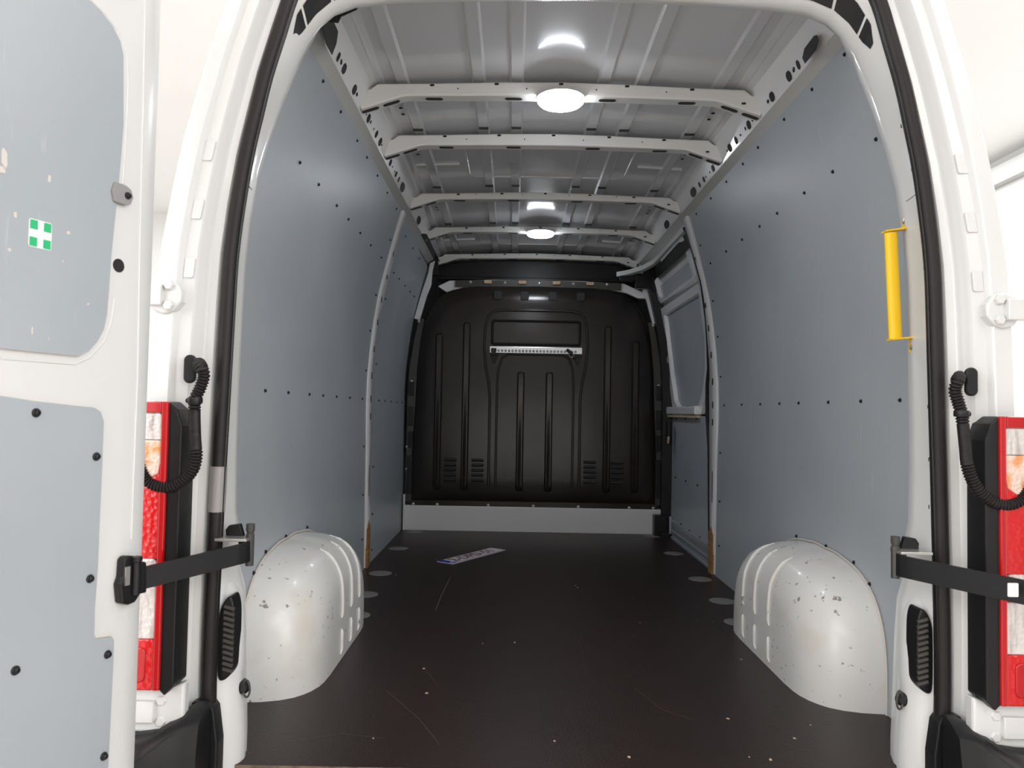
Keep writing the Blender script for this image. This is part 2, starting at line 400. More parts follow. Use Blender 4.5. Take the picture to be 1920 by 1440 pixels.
# --- wheel arches
RB = [(.885-.001, .401-.0)]
AC = .85
bound = [(.401, 0), (.400, .09), (.405, .175), (.43, .25), (.475, .305), (.55, .345), (.66, .366), (.80, .373), (.95, .370), (1.06, .358), (1.17, .325), (1.25, .27), (1.29, .18), (1.30, .09), (1.30, 0)]
angs = [(math.atan2(z, AC-y), math.hypot(z, y-AC)) for y, z in bound]
def arad(a): return sum(interp(angs, min(max(a+k*.02, 0), math.pi)) for k in range(-5, 6))/11
SX = [(0, .687), (.5, .688), (.64, .691), (.72, .697), (.80, .710), (.86, .726), (.91, .746), (.955, .780), (.985, .825), (1.0, .885), (1.01, .93)]
for s in (1, -1):
    b = MB(); NA = 48; rows_ = []
    for sc, x in SX[1:]:
        rows_.append([(s*x, AC-min(sc, 1)*arad(math.pi*i/NA)*math.cos(math.pi*i/NA), min(sc, 1)*arad(math.pi*i/NA)*math.sin(math.pi*i/NA)) for i in range(NA+1)])
    b.grid(rows_)
    r = rows_[0]; b.ngon(r)
    arch = part('wheel_arch', b, SCUFF, van, 50, label=f"scuffed white wheel arch on the {'right' if s>0 else 'left'} of the floor")
    # trim flange where it meets lining and floor
    b = MB(); b.tube([(s*(xw(z)-.004), AC-arad(math.pi*i/NA)*1.012*math.cos(math.pi*i/NA), arad(math.pi*i/NA)*1.012*math.sin(math.pi*i/NA)) for i in range(NA+1) for z in (.2,)], .0028, 6)
    part('arch_edge', b, CHIP, arch, 40)
    def onarch(y, z):
        a = math.atan2(z, AC-y); sc = math.hypot(z, y-AC)/arad(a); return Vector((s*(interp(SX, sc)-.0005), y, z))
    for yc_ in (1.03, .90, .765):
        b = MB(); pts = [onarch(yc_+(.0 if i < 14 else (i-14)*-.006), z) for i, z in enumerate([.352-.0145*i for i in range(16)])]
        b.tube(pts, [.003]+[.0065]*14+[.003], 8, flat=.8); part('pressed_rib', b, SCUFF, arch, 60)
        b = MB(); pts = [onarch(yc_, z) for z in (.098, .09, .06, .04, .03)]+[onarch(yc_-.012, .02)]
        b.tube(pts, [.002, .006, .006, .006, .005, .002], 8, flat=.8); part('pressed_rib', b, SCUFF, arch, 60)

# --- cant rails
for s in (1, -1):
    b = MB(); ys = (.14, .5, 1, 1.5, 2.1, 2.8, 3.6)
    prof = [(.752, 1.812, 1), (.746, 1.822, 1), (.704, 1.846, 0), (.701, 1.852, 0), (.668, 1.936, 0), (.662, 1.944, 0), (.656, 1.952, 0)]
    for i in range(len(prof)-1):
        (x0, z0, m0), (x1, z1, m1) = prof[i], prof[i+1]
        b.grid([[(s*x0, y, z0) for y in ys], [(s*x1, y, z1) for y in ys]], 1 if i < 2 else 0)
    rail = part('cant_rail', b, [INNER, STRIP], van, 30, label=f"perforated roof rail along the top of the {'right' if s>0 else 'left'} wall")
    # punched holes: pixel measured on the left rail, same pressing on both sides
    spec = [(632, 108, .016, .045), (643, 129, .028, .05), (638, 114, .008, .016), (635, 134, .010, .018), (662, 170, .03, .05), (667, 176, .008, .016), (665, 193, .01, .018),
            (689, 223, .028, .05), (683, 228, .008, .014), (694, 228, .008, .014), (691, 244, .009, .014), (698, 246, .008, .012), (704, 252, .022, .045), (711, 267, .03, .05), (701, 267, .009, .014), (714, 272, .008, .014),
            (730, 307, .028, .045), (733, 318, .008, .012), (741, 327, .022, .04), (737, 329, .008, .014), (746, 337, .02, .04), (753, 352, .075, .075), (784, 413, .09, .07), (800, 442, .05, .05)]
    for (px, py, wy_, hz) in spec:
        x_ = .69
        for _ in range(6):
            p = at(px, py, x=-x_); x_ = interp([(1.852, .701), (1.936, .668)], p.z)
        p.z = min(max(p.z, 1.868), 1.925); x_ = interp([(1.852, .701), (1.936, .668)], p.z)
        q = MB(); hz = min(hz*.62, .04)
        q.prism([(0, a, c) for a, c in ((wy_*.6, hz*.25), (wy_*.3, hz/2), (-wy_*.3, hz/2), (-wy_*.6, hz*.2), (-wy_*.6, -hz*.25), (-wy_*.3, -hz/2), (wy_*.3, -hz/2), (wy_*.6, -hz*.2))], (-s*.0012, 0, 0))
        o = link('hole', q.mesh('hole', DARK), rail); o.location = (s*(x_-.0008), p.y, p.z); o.rotation_euler = (0, -s*.374, 0)
    q = MB()
    if s > 0: pts = [at(*p, x=.680) for p in ((1532, 66), (1535, 75), (1530, 94), (1510, 119), (1505, 109), (1509, 91), (1527, 67))]
    else: pts = [at(*p, x=-.680) for p in ((598, 36), (632, 36), (633, 60), (630, 82), (622, 103), (612, 84), (607, 62))]
    q.prism(pts, (-s*.0015, 0, 0)); part('large_hole', q, DARK, rail, 0)

b = MB(); b.prism([at(*p, y=.15) for p in ((596, 40), (612, 28), (640, 19), (672, 12), (668, 17), (640, 30), (634, 42), (615, 40))], (0, .004, 0)); part('dark_gap', b, RUBBER, van, 0)  # dark sliver drawn in for the gap under the rear header
# --- roof skin with pressed swages
b = MB(); Xs = []
base = [(-.70, 1.946), (-.66, 1.952), (-.645, 1.962), (.645, 1.962), (.66, 1.952), (.70, 1.946)]
def rz(x): return 1.968+.022*(1-(x/.65)**2)
prof = [(.70, 1.952), (.664, 1.954), (.640, 1.957), (.628, 1.968)]
for c in (.56, .29, .155):
    prof += [(c+.026, rz(c)), (c+.018, rz(c)-.010), (c-.018, rz(c)-.010), (c-.026, rz(c))]
full = prof + [(-x, z) for x, z in prof[::-1]]
ysr = [.10, .3, .6, .9, 1.4, 1.8, 2.2, 2.8, 3.3, 3.8, 4.4]
b.grid([[(x, y, z - max(0, y-2)*.03) for x, z in full] for y in ysr])
roof = part('roof_skin', b, ROOFM, van, 25, label='grey painted underside of the roof with pressed ridges')
# cross beads and rounded panels in the 3rd and 5th bays
for y0, y1 in ((1.47, 2.12), (2.92, 3.46)):
    dz = -max(0, (y0+y1)/2-2)*.03
    b = MB(); pts = [(x, y, rz(.4)+.002+dz) for x, y in rrect(-.385, .385, y0+.03, y1-.09, .06)]
    b.tube([Vector(p) for p in pts]+[Vector(pts[0])], .007, 8, flat=1); part('pressed_bead', b, ROOFM, roof, 50)
    for s in (1, -1):
        b = MB(); b.tube([(s*.42, (y0+y1)/2+.03, rz(.5)-.001+dz), (s*.63, (y0+y1)/2+.03, rz(.64)-.001+dz)], .008, 8); part('pressed_bead', b, ROOFM, roof, 50)

# --- roof bows
SLOT = MB(); SLOT.prism([(x, y_, 0) for x, y_ in oval(0, 0, .062, .022, 6)], (0, 0, .001)); SLOT = SLOT.mesh('slot', DARKG)
BOWY = [.895, 1.38, 2.15, 2.83, 3.5]; BOWZ = [0, 0, -.005, -.012, -.035]
for bi, (y0, dz) in enumerate(zip(BOWY, BOWZ)):
    zb = [(-.697, 1.852), (-.56, 1.898), (-.54, 1.902), (-.46, 1.904), (-.2, 1.909), (0, 1.911), (.2, 1.909), (.46, 1.904), (.54, 1.902), (.56, 1.898), (.697, 1.852)]
    zt = [(-.697, 1.922), (-.665, 1.925), (-.64, 1.944), (-.46, 1.948), (-.2, 1.957), (0, 1.960), (.2, 1.957), (.46, 1.948), (.64, 1.944), (.665, 1.925), (.697, 1.922)]
    thin = 0 if bi < 2 else -.012
    xs = sorted({x for x, _ in zb} | {x for x, _ in zt})
    B = [(x, interp(zb, x)+dz) for x in xs]; T = [(x, interp(zt, x)+dz+thin) for x in xs]
    b = MB(); d = .055
    b.grid([[(x, y0+.004, z) for x, z in T], [(x, y0, z-.004) for x, z in T], [(x, y0, z+.004) for x, z in B], [(x, y0+.004, z) for x, z in B], [(x, y0+d-.004, z) for x, z in B], [(x, y0+d, z+.004) for x, z in B], [(x, y0+d, z) for x, z in T]], closed=False, wrap=True)
    for k in (0, -1): b.ngon([(T[k][0], y0+.004, T[k][1]), (B[k][0], y0+.004, B[k][1]), (B[k][0], y0+d, B[k][1]), (T[k][0], y0+d, T[k][1])])
    bow = part('roof_bow', b, BOWM, van, 30, .0015, label=('nearest', 'second', 'third', 'fourth', 'furthest')[bi]+' white roof bow with oval slots')
    pl = []
    for sx in (1, -1):
        for x in (.165, .445):
            pl.append(look((0, 0, -1), (sx*x, y0+.028, interp(zb, sx*x)+dz-.0006)))
        for x in (.595, .668):
            z = interp(zb, sx*x)+dz; pl.append(look((sx*-.33, 0, -1), (sx*x, y0+.028, z-.0008)))
    copies('slot', SLOT, pl, bow)
    hm = MB(); hm.prism([(x, z, 0) for x, z in oval(0, 0, .016, .008, 5)], (0, 0, .001)); hm = hm.mesh('hole', DARK)
    copies('hole', hm, [look((0, -1, 0), (x, y0-.0003, interp(zt, x)+dz+thin-.008)) for x in (-.45, -.225, 0, .23, .457)]+[look((0, -1, 0), (x, y0-.0003, interp(zb, x)+dz+.022)) for x in (.637,)], bow)
    hm = MB(); hm.prism([(x, z, 0) for x, z in oval(0, 0, .005, .005, 5)], (0, 0, .001)); hm = hm.mesh('hole', DARK)
    copies('hole', hm, [look((0, -1, 0), (x, y0-.0003, interp(zb, x)+dz+.024)) for x in (-.36, -.12, .123, .367)], bow)
    # recess shade drawn as dark boxes where the roof channels end at the bow
    if bi > 0:
        b2 = MB()
        for x in (.155, .29, .56):
            for sx in (1, -1): b2.box((sx*x, y0-.008, rz(x)+dz*.9-.006-max(0, y0-2)*.02), (.04, .02, .014))
        g = part('channel_end_shade', b2, DARKG, bow, 0); g['kind'] = 'stuff'
hb = MB(); hb.prism([(x, z, 0) for x, z in oval(0, 0, .016, .016, 6)], (0, 0, .001)); hb = hb.mesh('hole', DARK)
copies('hole', hb, [look((0, 0, -1), (sx*.60, y+dy, 1.9665-max(0, y-2)*.03)) for y in (1.16, 1.62, 2.5, 3.1) for dy in (0, .06) for sx in (1, -1)], roof)

# --- two round LED ceiling lamps
for i, (y, z) in enumerate(((.912, 1.909), (2.83, 1.897))):
    b = MB(); b.lathe((0, y, z), (0, 0, -1), [(.070, -.002), (.084, -.001), (.085, .003), (.081, .004)], 40)
    lp = part('ceiling_lamp', b, RIM, van, 40, label='round lit lamp under the '+('nearest' if i == 0 else 'fourth')+' roof bow')
    b = MB(); b.lathe((0, y, z), (0, 0, -1), [(.081, .004), (.081, .013), (.074, .020), (.045, .0245), (0, .026)], 40); part('diffuser', b, LAMPM, lp, 60)

# --- bulkhead
YB = 3.42
outl = [(.83, .185), (.835, .50), (.818, .85), (.810, 1.1), (.795, 1.25), (.778, 1.33), (.75, 1.43), (.72, 1.50), (.68, 1.56), (.63, 1.605), (.58, 1.63), (.50, 1.65), (.40, 1.66), (0, 1.665)]
full = outl + [(-x, z) for x, z in outl[::-1][1:]]
b = MB(); cz = .85
def ring(sc, y): return [((x*(1-sc/abs(.83))) if True else x, y, cz+(z-cz)*(1-sc/.8)) for x, z in full]
rws = [ring(-.0, YB+.03), ring(0, YB), ring(.012, YB-.012), ring(.05, YB-.030), ring(.10, YB-.040), ring(.20, YB-.043)]
b.grid(rws, closed=True)
b.ngon(rws[-1])
bulk = part('bulkhead', b, BULK, van, 45, label='black moulded bulkhead closing off the cab')
YF = YB-.043
def bead(pts, r=.01, parent=None, m=BULK, nm='pressed_bead', flat=1):
    b = MB(); b.tube(pts, r, 8, flat=flat); return part(nm, b, m, parent or bulk, 50)
for x, zt_ in ((-.654, 1.33), (-.469, 1.41), (-.098, 1.08), (.095, 1.08), (.487, 1.40), (.676, 1.30)):
    b = MB(); w_ = .026; z0 = .27
    o1 = [(x+a, YF+.002, c) for a, c in rrect(-w_, w_, z0, zt_, .018)]
    o2 = [(x+a*.62, YF-.016, c) for a, c in rrect(-w_, w_, z0+.03, zt_-.012, .018)]
    b.grid([o1, o2], closed=True); b.ngon(o2); part('pressed_rib', b, BULK, bulk, 35)
# hourglass bead around the blanked window
for s in (1, -1):
    bead([(s*x, YF+.002, z) for x, z in ((0, 1.495), (.22, 1.495), (.29, 1.485), (.325, 1.45), (.345, 1.38), (.35, 1.25), (.34, 1.12), (.315, 1.0), (.305, .9), (.305, .3))], .010)
    bead([(s*x, YF+.002, z) for x, z in ((0, 1.195), (.18, 1.195), (.225, 1.17), (.25, 1.10), (.258, 1.0), (.258, .3))], .009)
b = MB(); o1 = [(a, YF-.001, c) for a, c in rrect(-.305, .305, 1.255, 1.43, .02)]; o2 = [(a, YF-.012, c) for a, c in rrect(-.297, .297, 1.263, 1.422, .018)]; o3 = [(a, YF-.002, c) for a, c in rrect(-.287, .287, 1.273, 1.412, .015)]
b.grid([o1, o2, o3], closed=True); part('window_frame', b, BULK, bulk, 35)
for x in (-.265, -.082, .11, .30):
    b = MB(); b.prism([(x+a, YB-.045, c) for a, c in rrect(-.028, .028, 1.565, 1.625, .01)], (0, .02, 0)); part('clip_recess', b, DARK, bulk, 40, .003)
louv = MB(); louv.tube([(-.042, 0, 0), (-.038, 0, 0), (.038, 0, 0), (.042, 0, 0)], [.004, .011, .011, .004], 8, flat=.8); louv = louv.mesh('louvre', DARK)
copies('louvre', louv, [(x, YF-.002, .475-.0335*k) for x in (-.565, -.38, .375, .56) for k in range(5)], bulk)
# flanges, bolts
for s in (1, -1):
    b = MB(); pts = [(.815, .19), (.868, .19), (.868, .9), (.858, 1.1), (.828, 1.30), (.80, 1.43), (.765, 1.43), (.79, 1.28), (.80, 1.1), (.81, .85)]
    b.prism([(s*x, YB-.004, z) for x, z in pts], (0, .02, 0)); part('side_flange', b, DARKG, bulk, 0)
    for z0, z1 in ((.90, 1.0), (.70, .83), (.55, .66), (.24, .5)):
        b = MB(); b.box((s*.842, YB-.01, (z0+z1)/2), (.036, .012, z1-z0)); part('foam_strip', b, BLACK, bulk, 0, .003)
copies('bolt', SBOLT, [look((0, -1, 0), (s*x, YB-.006, z)) for s in (1, -1) for x, z in ((.803, 1.412), (.842, 1.0), (.852, .775), (.862, .555), (.862, .405))], bulk)
b = MB(); b.prism([(x, YB-.03, z) for x, z in rrect(-.835, .835, .155, .20, .02)], (0, .04, 0)); part('lower_flange', b, BULK, bulk, 30)
copies('bolt', SBOLT, [look((0, -1, 0), (x, YB-.031, .172)) for x in (-.81, -.647, -.304, 0, .304, .647, .81)], bulk)
# load securing rail
b = MB(); b.box((0, YF-.020, 1.222), (.622, .030, .044)); 
lr = part('lashing_rail', b, ALU, bulk, 0, .002, label='bright perforated aluminium lashing rail')
hm = MB(); hm.prism([(x, z, 0) for x, z in oval(0, 0, .017, .020, 6)], (0, 0, .0012)); hm = hm.mesh('hole', GREYP)
copies('hole', hm, [look((0, -1, 0), (-.275+.0235*k, YF-.0352, 1.215)) for k in range(24)], lr)
b = MB(); b.box((-.284, YF-.045, 1.217), (.036, .03, .026)); b.box((-.284, YF-.05, 1.195), (.022, .02, .03)); part('end_stop', b, BLACK, lr, 0, .003)
b = MB(); ax = (Vector((.8, 0, -.6)), Vector((0, 1, 0)), Vector((.6, 0, .8)))
b.box((.225, YF-.05, 1.215), (.05, .02, .02), ax); b.box((.262, YF-.05, 1.178), (.03, .02, .018), ax); part('strap_buckle', b, BLACK, lr, 0, .004)
b = MB(); pts = [(.215, 1.205), (.222, 1.185), (.238, 1.173), (.252, 1.185), (.256, 1.2)]; b.tube([(x, YF-.063, z) for x, z in pts], .0017, 6); part('wire_clip', b, STEEL, lr, 50)
for s in (1, -1):
    b = MB(); b.prism([(s*.282+a, YF-.012, c) for a, c in ((-.03, 1.19), (.03, 1.19), (.004, 1.13), (-.004, 1.13))], (0, .012, 0)); part('rail_bracket', b, BLACK, lr, 0, .003)

# --- white sill under the bulkhead, beam above it, dark header
b = MB(); b.box((0, YB-.02, .08), (1.75, .04, .17)); sill = part('front_sill', b, WHITE, van, 0, .006, label='white steel sill below the black bulkhead')
for s in (1, -1):
    b = MB(); b.box((s*.868, YB-.045, .12), (.012, .02, .24)); part('sill_end_flange', b, WHITE, sill, 0, .002)
b = MB(); b.prism([(x, YB+.02, z) for x, z in ((-.68, 1.66), (-.60, 1.70), (-.3, 1.712), (.3, 1.712), (.60, 1.70), (.74, 1.64), (.76, 1.60), (.70, 1.60), (.62, 1.635), (.5, 1.655), (-.5, 1.655), (-.62, 1.62))], (0, .04, 0))
beam = part('bulkhead_beam', b, INNER, van, 0, .003, label='white cross beam along the top of the bulkhead')
b = MB(); b.prism([(x, YB+.006, z) for x, z in ((-.56, 1.655), (-.56, 1.702), (0, 1.711), (.58, 1.70), (.58, 1.65), (0, 1.668))], (0, .018, 0)); part('clip_strip', b, DARKG, beam, 0)
for x in (-.335, -.10, .135, .365):
    b = MB(); b.box((x, YB-.002, 1.692), (.052, .02, .022)); part('foam_block', b, PALEWOOD, beam, 0, .002)
copies('bolt', SBOLT, [look((0, -1, 0), (x, YB+.004, 1.69)) for x in (-.455, -.218, .017, .252, .485)], beam)
b = MB(); b.prism([(x, 3.60, z) for x, z in ((-.69, 1.60), (-.70, 1.84), (0, 1.90), (.70, 1.84), (.73, 1.60))], (0, .03, 0)); part('dark_header_panel', b, BLACK, van, 0, label='dark panel over the cab above the bulkhead')
b = MB(); b.box((0, 3.56, 1.735), (1.38, .06, .02)); part('header_shelf', b, BLACK, van, 0, .004)
for s in (1, -1):
    b = MB(); pts = [(.70, 1.83), (.735, 1.81), (.745, 1.74), (.790, 1.60), (.835, 1.43), (.795, 1.42), (.752, 1.58), (.722, 1.66), (.715, 1.76)]
    b.prism([(s*x, YB-.015, z) for x, z in pts], (0, .03, 0)); part('front_pillar', b, INNER, van, 0, .003)
b = MB(); b.box((-.72, 3.1, 1.845), (.09, .8, .004)); 
b.box((-.705, 3.44, 1.79), (.05, .03, .11)); part('corner_trim', b, BLACK, van, 0, .004)

# --- sliding door on the right side (inner face)
def on_wall(px, py, off):
    z = 1.0
    for _ in range(25):
        p = at(px, py, x=xw(z)+off); z = .5*z+.5*p.z
    return at(px, py, x=xw(z)+off)
def wall_sheet(outline, off, th=.012, n=18):
    """outline in (y,z) -> curved slab following the wall"""
    me = bmesh.new()
    vs_ = [me.verts.new((0, y, z)) for y, z in outline]; f = me.faces.new(vs_)
    zs_ = [z for _, z in outline]; z0, z1 = min(zs_), max(zs_)
    for k in range(1, n):
        bmesh.ops.bisect_plane(me, geom=me.verts[:]+me.edges[:]+me.faces[:], plane_co=(0, 0, lerp(z0, z1, k/n)), plane_no=(0, 0, 1))
    r = bmesh.ops.extrude_face_region(me, geom=me.faces[:])
    ex = {v for v in r['geom'] if isinstance(v, bmesh.types.BMVert)}
    for v in me.verts: v.co.x = xw(v.co.z)+off+(th if v in ex else 0)
    bmesh.ops.recalc_face_normals(me, faces=me.faces)
    return me
def wpart(name, bmm, m, parent, bevel=0, **pr):
    me = bpy.data.meshes.new(name); bmm.to_mesh(me); bmm.free(); me.materials.append(m)
    for p in me.polygons: p.use_smooth = True
    me.set_sharp_from_angle(angle=math.radians(30))
    o = link(name, me, parent, **pr)
    return o
def yz(pts, off): return [(p.y, p.z) for p in (on_wall(a, c, off) for a, c in pts)]
OD = .03
door = wpart('sliding_door', wall_sheet([(2.24, -.02), (3.44, -.02), (3.44, 1.80), (2.24, 1.80)], OD+.045, .02), INNER, van, label='sliding side door on the right near the bulkhead, its inner face')
up_ = yz(((1280, 455), (1286, 464), (1302, 516), (1300, 521), (1246, 561), (1240, 555), (1227, 512), (1229, 508), (1274, 459)), OD)
lo_ = yz(((1249, 592), (1314, 552), (1325, 640), (1326, 690), (1321, 730), (1314, 757), (1276, 763), (1269, 750), (1262, 700), (1255, 640)), OD)
def inset(name, o, off, m, **pr): return wpart(name, wall_sheet(o, off, .006, 14), m, door, **pr)
inset('door_lining', up_, OD+.010, LINING, label='upper blue-grey lining of the sliding door')
inset('door_lining', lo_, OD+.010, LINING, label='middle blue-grey lining of the sliding door')
inset('door_lining', [(2.24, .11), (3.30, .11), (3.30, .80), (2.24, .80)], OD-.006, LINING, label='lower blue-grey lining of the sliding door')
# raised frame bands around the inserts
def band(o, wd, th=.028, m=INNER, nm='door_frame', closed=True):
    b = MB(); P_ = [Vector((0, y, z)) for y, z in o]; n = len(P_); c = sum(P_, Vector())/n; r1 = []; r2 = []; r3 = []; r4 = []
    for p in P_:
        d = (p-c).normalized(); q = p+d*wd
        q.y = min(max(q.y, 2.235), 3.40); q.z = min(q.z, 1.795)
        r1.append((xw(p.z)+OD+.022, p.y, p.z)); r2.append((xw(p.z)+OD-th*.5, *(p+d*.012).yz)); r3.append((xw(q.z)+OD-th*.5, q.y, q.z)); r4.append((xw(q.z)+OD+.02, q.y, q.z))
    b.grid([r1, r2, r3, r4], closed=closed); return part(nm, b, m, door, 35)
band(up_, .07); band(lo_, .085)
b = MB(); q0, q1 = on_wall(1256, 779, OD-.015), on_wall(1310, 779, OD-.015)
b.box(((q0+q1)/2)+Vector((0, 0, -.005)), (.035, abs(q0.y-q1.y), .014)); part('wood_ledge', b, PALEWOOD, door, 0)
b = MB(); b.box(((q0+q1)/2)+Vector((-.0, 0, .03)), (.05, abs(q0.y-q1.y), .05)); part('door_sill_bar', b, INNER, door, 0, .008)
pl = []
for a, c in ((1263, 473), (1240, 497), (1291, 484), (1280, 530), (1255, 549), (1232, 536), (1269, 785), (1286, 785), (1306, 785), (1267, 895), (1286, 902), (1308, 910), (1277, 983), (1293, 995), (1312, 1008)):
    p = on_wall(a, c, OD+.02 if c < 700 else OD-.008); pl.append(look((-1, 0, 0), p))
copies('bolt', LBOLT, pl, door)
b = MB(); p = on_wall(1254, 674, 0); b.lathe((p.x-.004, p.y, p.z), (-1, 0, 0), [(.022, 0), (.022, .004), (.012, .008), (0, .008)], 20); part('rubber_stop', b, GREYP, door)
# dark rubber seals of the side opening
def wtube(pts, r, nm, m, parent=van, off=-.002, **pr):
    b = MB(); b.tube([on_wall(a, c, off) for a, c in pts], r, 8); return part(nm, b, m, parent, 50, **pr)
oseal = wtube(((1283, 428), (1290, 440), (1305, 490), (1316, 530), (1325, 600), (1328, 650), (1329, 690), (1326, 720), (1326, 780), (1330, 840), (1331, 1000), (1331, 1060)), .010, 'side_opening_seal', RUBBER, label='black rubber seal round the sliding door opening')
b = MB(); zs = [.0+i*1.78/24 for i in range(25)]
b.grid([[(xw(z)-.03, 3.36, z) for z in zs], [(xw(z)-.03, 3.43, z) for z in zs], [(xw(z)+.03, 3.43, z) for z in zs], [(xw(z)+.03, 3.33, z) for z in zs]], closed=False, wrap=True)
part('front_jamb', b, BLACK, van, 40, label='black jamb at the front of the sliding door')
b = MB(); pts = [(.755, 2.27, 1.80), (.757, 2.6, 1.80), (.757, 2.95, 1.795), (.745, 3.12, 1.785), (.70, 3.25, 1.772), (.62, 3.36, 1.760), (.55, 3.40, 1.752)]
rr = []; 
for (x, y, z) in pts: rr.append([(x, y, z+.022), (x-.008, y-.008, z+.018), (x-.008, y-.008, z-.012), (x+.02, y+.02, z-.014), (x+.03, y+.02, z+.02)])
b.grid(rr, closed=True); rl = part('door_track', b, WHITE, van, 40, label='white curved track for the sliding door')
b = MB(); b.grid([[(x+.012, y+.01, z-.004) for x, y, z in pts[:5]], [(xw(1.70)+.01, y+.02, 1.70) for x, y, z in pts[:5]]]); part('track_gap', b, BLACK, rl, 0)
b = MB(); b.box((.735, 3.37, 1.70), (.14, .06, .09)); b.box((.80, 3.36, 1.70), (.05, .07, .13)); b.box((.66, 3.40, 1.735), (.2, .04, .05)); part('door_roller_bracket', b, BLACK, van, 0, .006)
b = MB(); b.box((.865, 3.345, .065), (.125, .09, .14)); b.box((.875, 3.27, .01), (.08, .08, .05)); lb = part('lower_roller_box', b, BLACK, van, 0, .006, label='black roller box at the front corner of the floor')
copies('bolt', LBOLT, [look((0, -1, 0), (.895, 3.298, .09)), look((0, -1, 0), (.84, 3.298, .01))], lb)
b = MB(); p = on_wall(1254, 812, -.02); b.box(p, (.03, .05, .15)); lk = part('door_latch', b, BLACK, van, 0, .01)
b = MB(); p = on_wall(1253, 825, -.035); b.box(p, (.012, .02, .045), (Vector((1, 0, 0)), Vector((0, .9, .4)), Vector((0, -.4, .9)))); part('brass_tongue', b, PALEWOOD, lk, 0, .003)
# ribbed step plate along the foot of the door
b = MB(); ys = (2.24, 3.25); prof = [(.895, 0), (.895, .012), (.903, .016), (.903, .045), (.897, .048), (.897, .053), (.903, .056), (.903, .085), (.895, .088), (.895, .118), (.90, .122), (.93, .122)]
b.grid([[(x, y, z) for y in ys] for x, z in prof]); part('step_plate', b, STEP, van, 20, label='ribbed metal kick plate at the foot of the sliding door')
b = MB(); b.box((.893, 3.24, .07), (.012, .02, .14)); part('step_end', b, STEP, van, 0, .002)

# --- tail lamps
for s in (1, -1):
    side = 'right' if s > 0 else 'left'
    YL = -.105
    def pp(x, z, y): return Vector((s*x, y, z))
    b = MB(); o = [(.843, .225), (.843, .765), (.855, .80), (.873, .816), (.985, .816), (.985, .217), (.873, .217), (.862, .205)]
    b.prism([pp(x, z, YL+.006) for x, z in o], (0, .065, 0)); tl = part('tail_lamp', b, BLACK, van, 0, .003, label=f'tall red and clear tail lamp at the {side} rear corner')
    def lens(o, m, nm, y=YL, d=.014, **pr):
        b = MB(); b.prism([pp(x, z, y) for x, z in o], (0, d, 0)); part(nm, b, m, tl, 0, .003, **pr)
    X0, X1 = .871, .985
    lens([(X0, .217), (X0, .816), (X0+.014, .816), (X0+.014, .217)], REDP, 'red_side_strip')
    lens([(X0+.014, .792), (X0+.014, .816), (X1, .816), (X1, .792)], REDP, 'red_top_strip')
    lens([(X0+.014, .735), (X0+.014, .788), (X0+.017, .792), (X1, .792), (X1, .735)], CLEAR, 'clear_lens', YL+.004)
    lens([(X0+.018, .665), (X0+.014, .69), (X0+.014, .735), (X1, .735), (X1, .60), (X0+.05, .645)], AMBER, 'indicator_lens', YL+.004)
    lens([(X0+.014, .488), (X0+.014, .69), (X0+.018, .665), (X0+.05, .645), (X1, .60), (X1, .488)], RED, 'brake_lens', YL+.002)
    lens([(X0+.014, .452), (X0+.014, .480), (X0+.020, .488), (X1, .488), (X1, .452)], CLEAR, 'pale_strip')
    lens([(X0+.014, .43), (X0+.014, .452), (X1, .452), (X1, .43)], REDP, 'red_strip')
    lens([(X0+.014, .322), (X0+.014, .43), (X1, .43), (X1, .322)], CLEAR, 'reversing_lens', YL+.004)
    lens([(X0+.014, .217), (X0+.014, .322), (X1, .322), (X1, .217)], RED, 'fog_lens', YL+.002)
    b = MB(); b.prism([pp(x, z, YL-.001) for x, z in rrect(X0+.03, X0+.075, .235, .305, .01)], (0, .004, 0)); part('lamp_bowl', b, REDP, tl, 40, .002)

# --- door hinges (white flanges with bolts)
for s in (1, -1):
    for z, x, tag_ in ((1.045, .905, 'upper'), (.165, .89, 'lower')):
        b = MB(); b.lathe((s*x, -.060, z), (0, -1, 0), [(.040, -.02), (.040, .006), (.036, .010), (0, .010)], 10)
        b.box((s*(x+.03), -.07, z), (.06, .03, .045))
        hg = part('hinge', b, WHITE, van, 30, .002, label=f"white {tag_} hinge of the {'right' if s>0 else 'left'} rear door")
        hx = MB(); hx.lathe((0, 0, 0), (0, 0, 1), [(.0115, 0), (.0115, .006), (.009, .009), (0, .009)], 6); hx = hx.mesh('bolt', WHITE)
        copies('bolt', hx, [look((0, -1, 0), (s*(x+a), -.070, z+c)) for a, c in ((-.012, .022), (-.012, -.022), (.015, 0))], hg)
    b = MB(); b.prism([(s*x, -.075, z) for x, z in ((.83, .14), (.83, .225), (.855, .215), (.96, .21), (.96, .12), (.86, .12))], (0, .03, 0)); part('lower_bracket', b, WHITE, van, 0, .006)

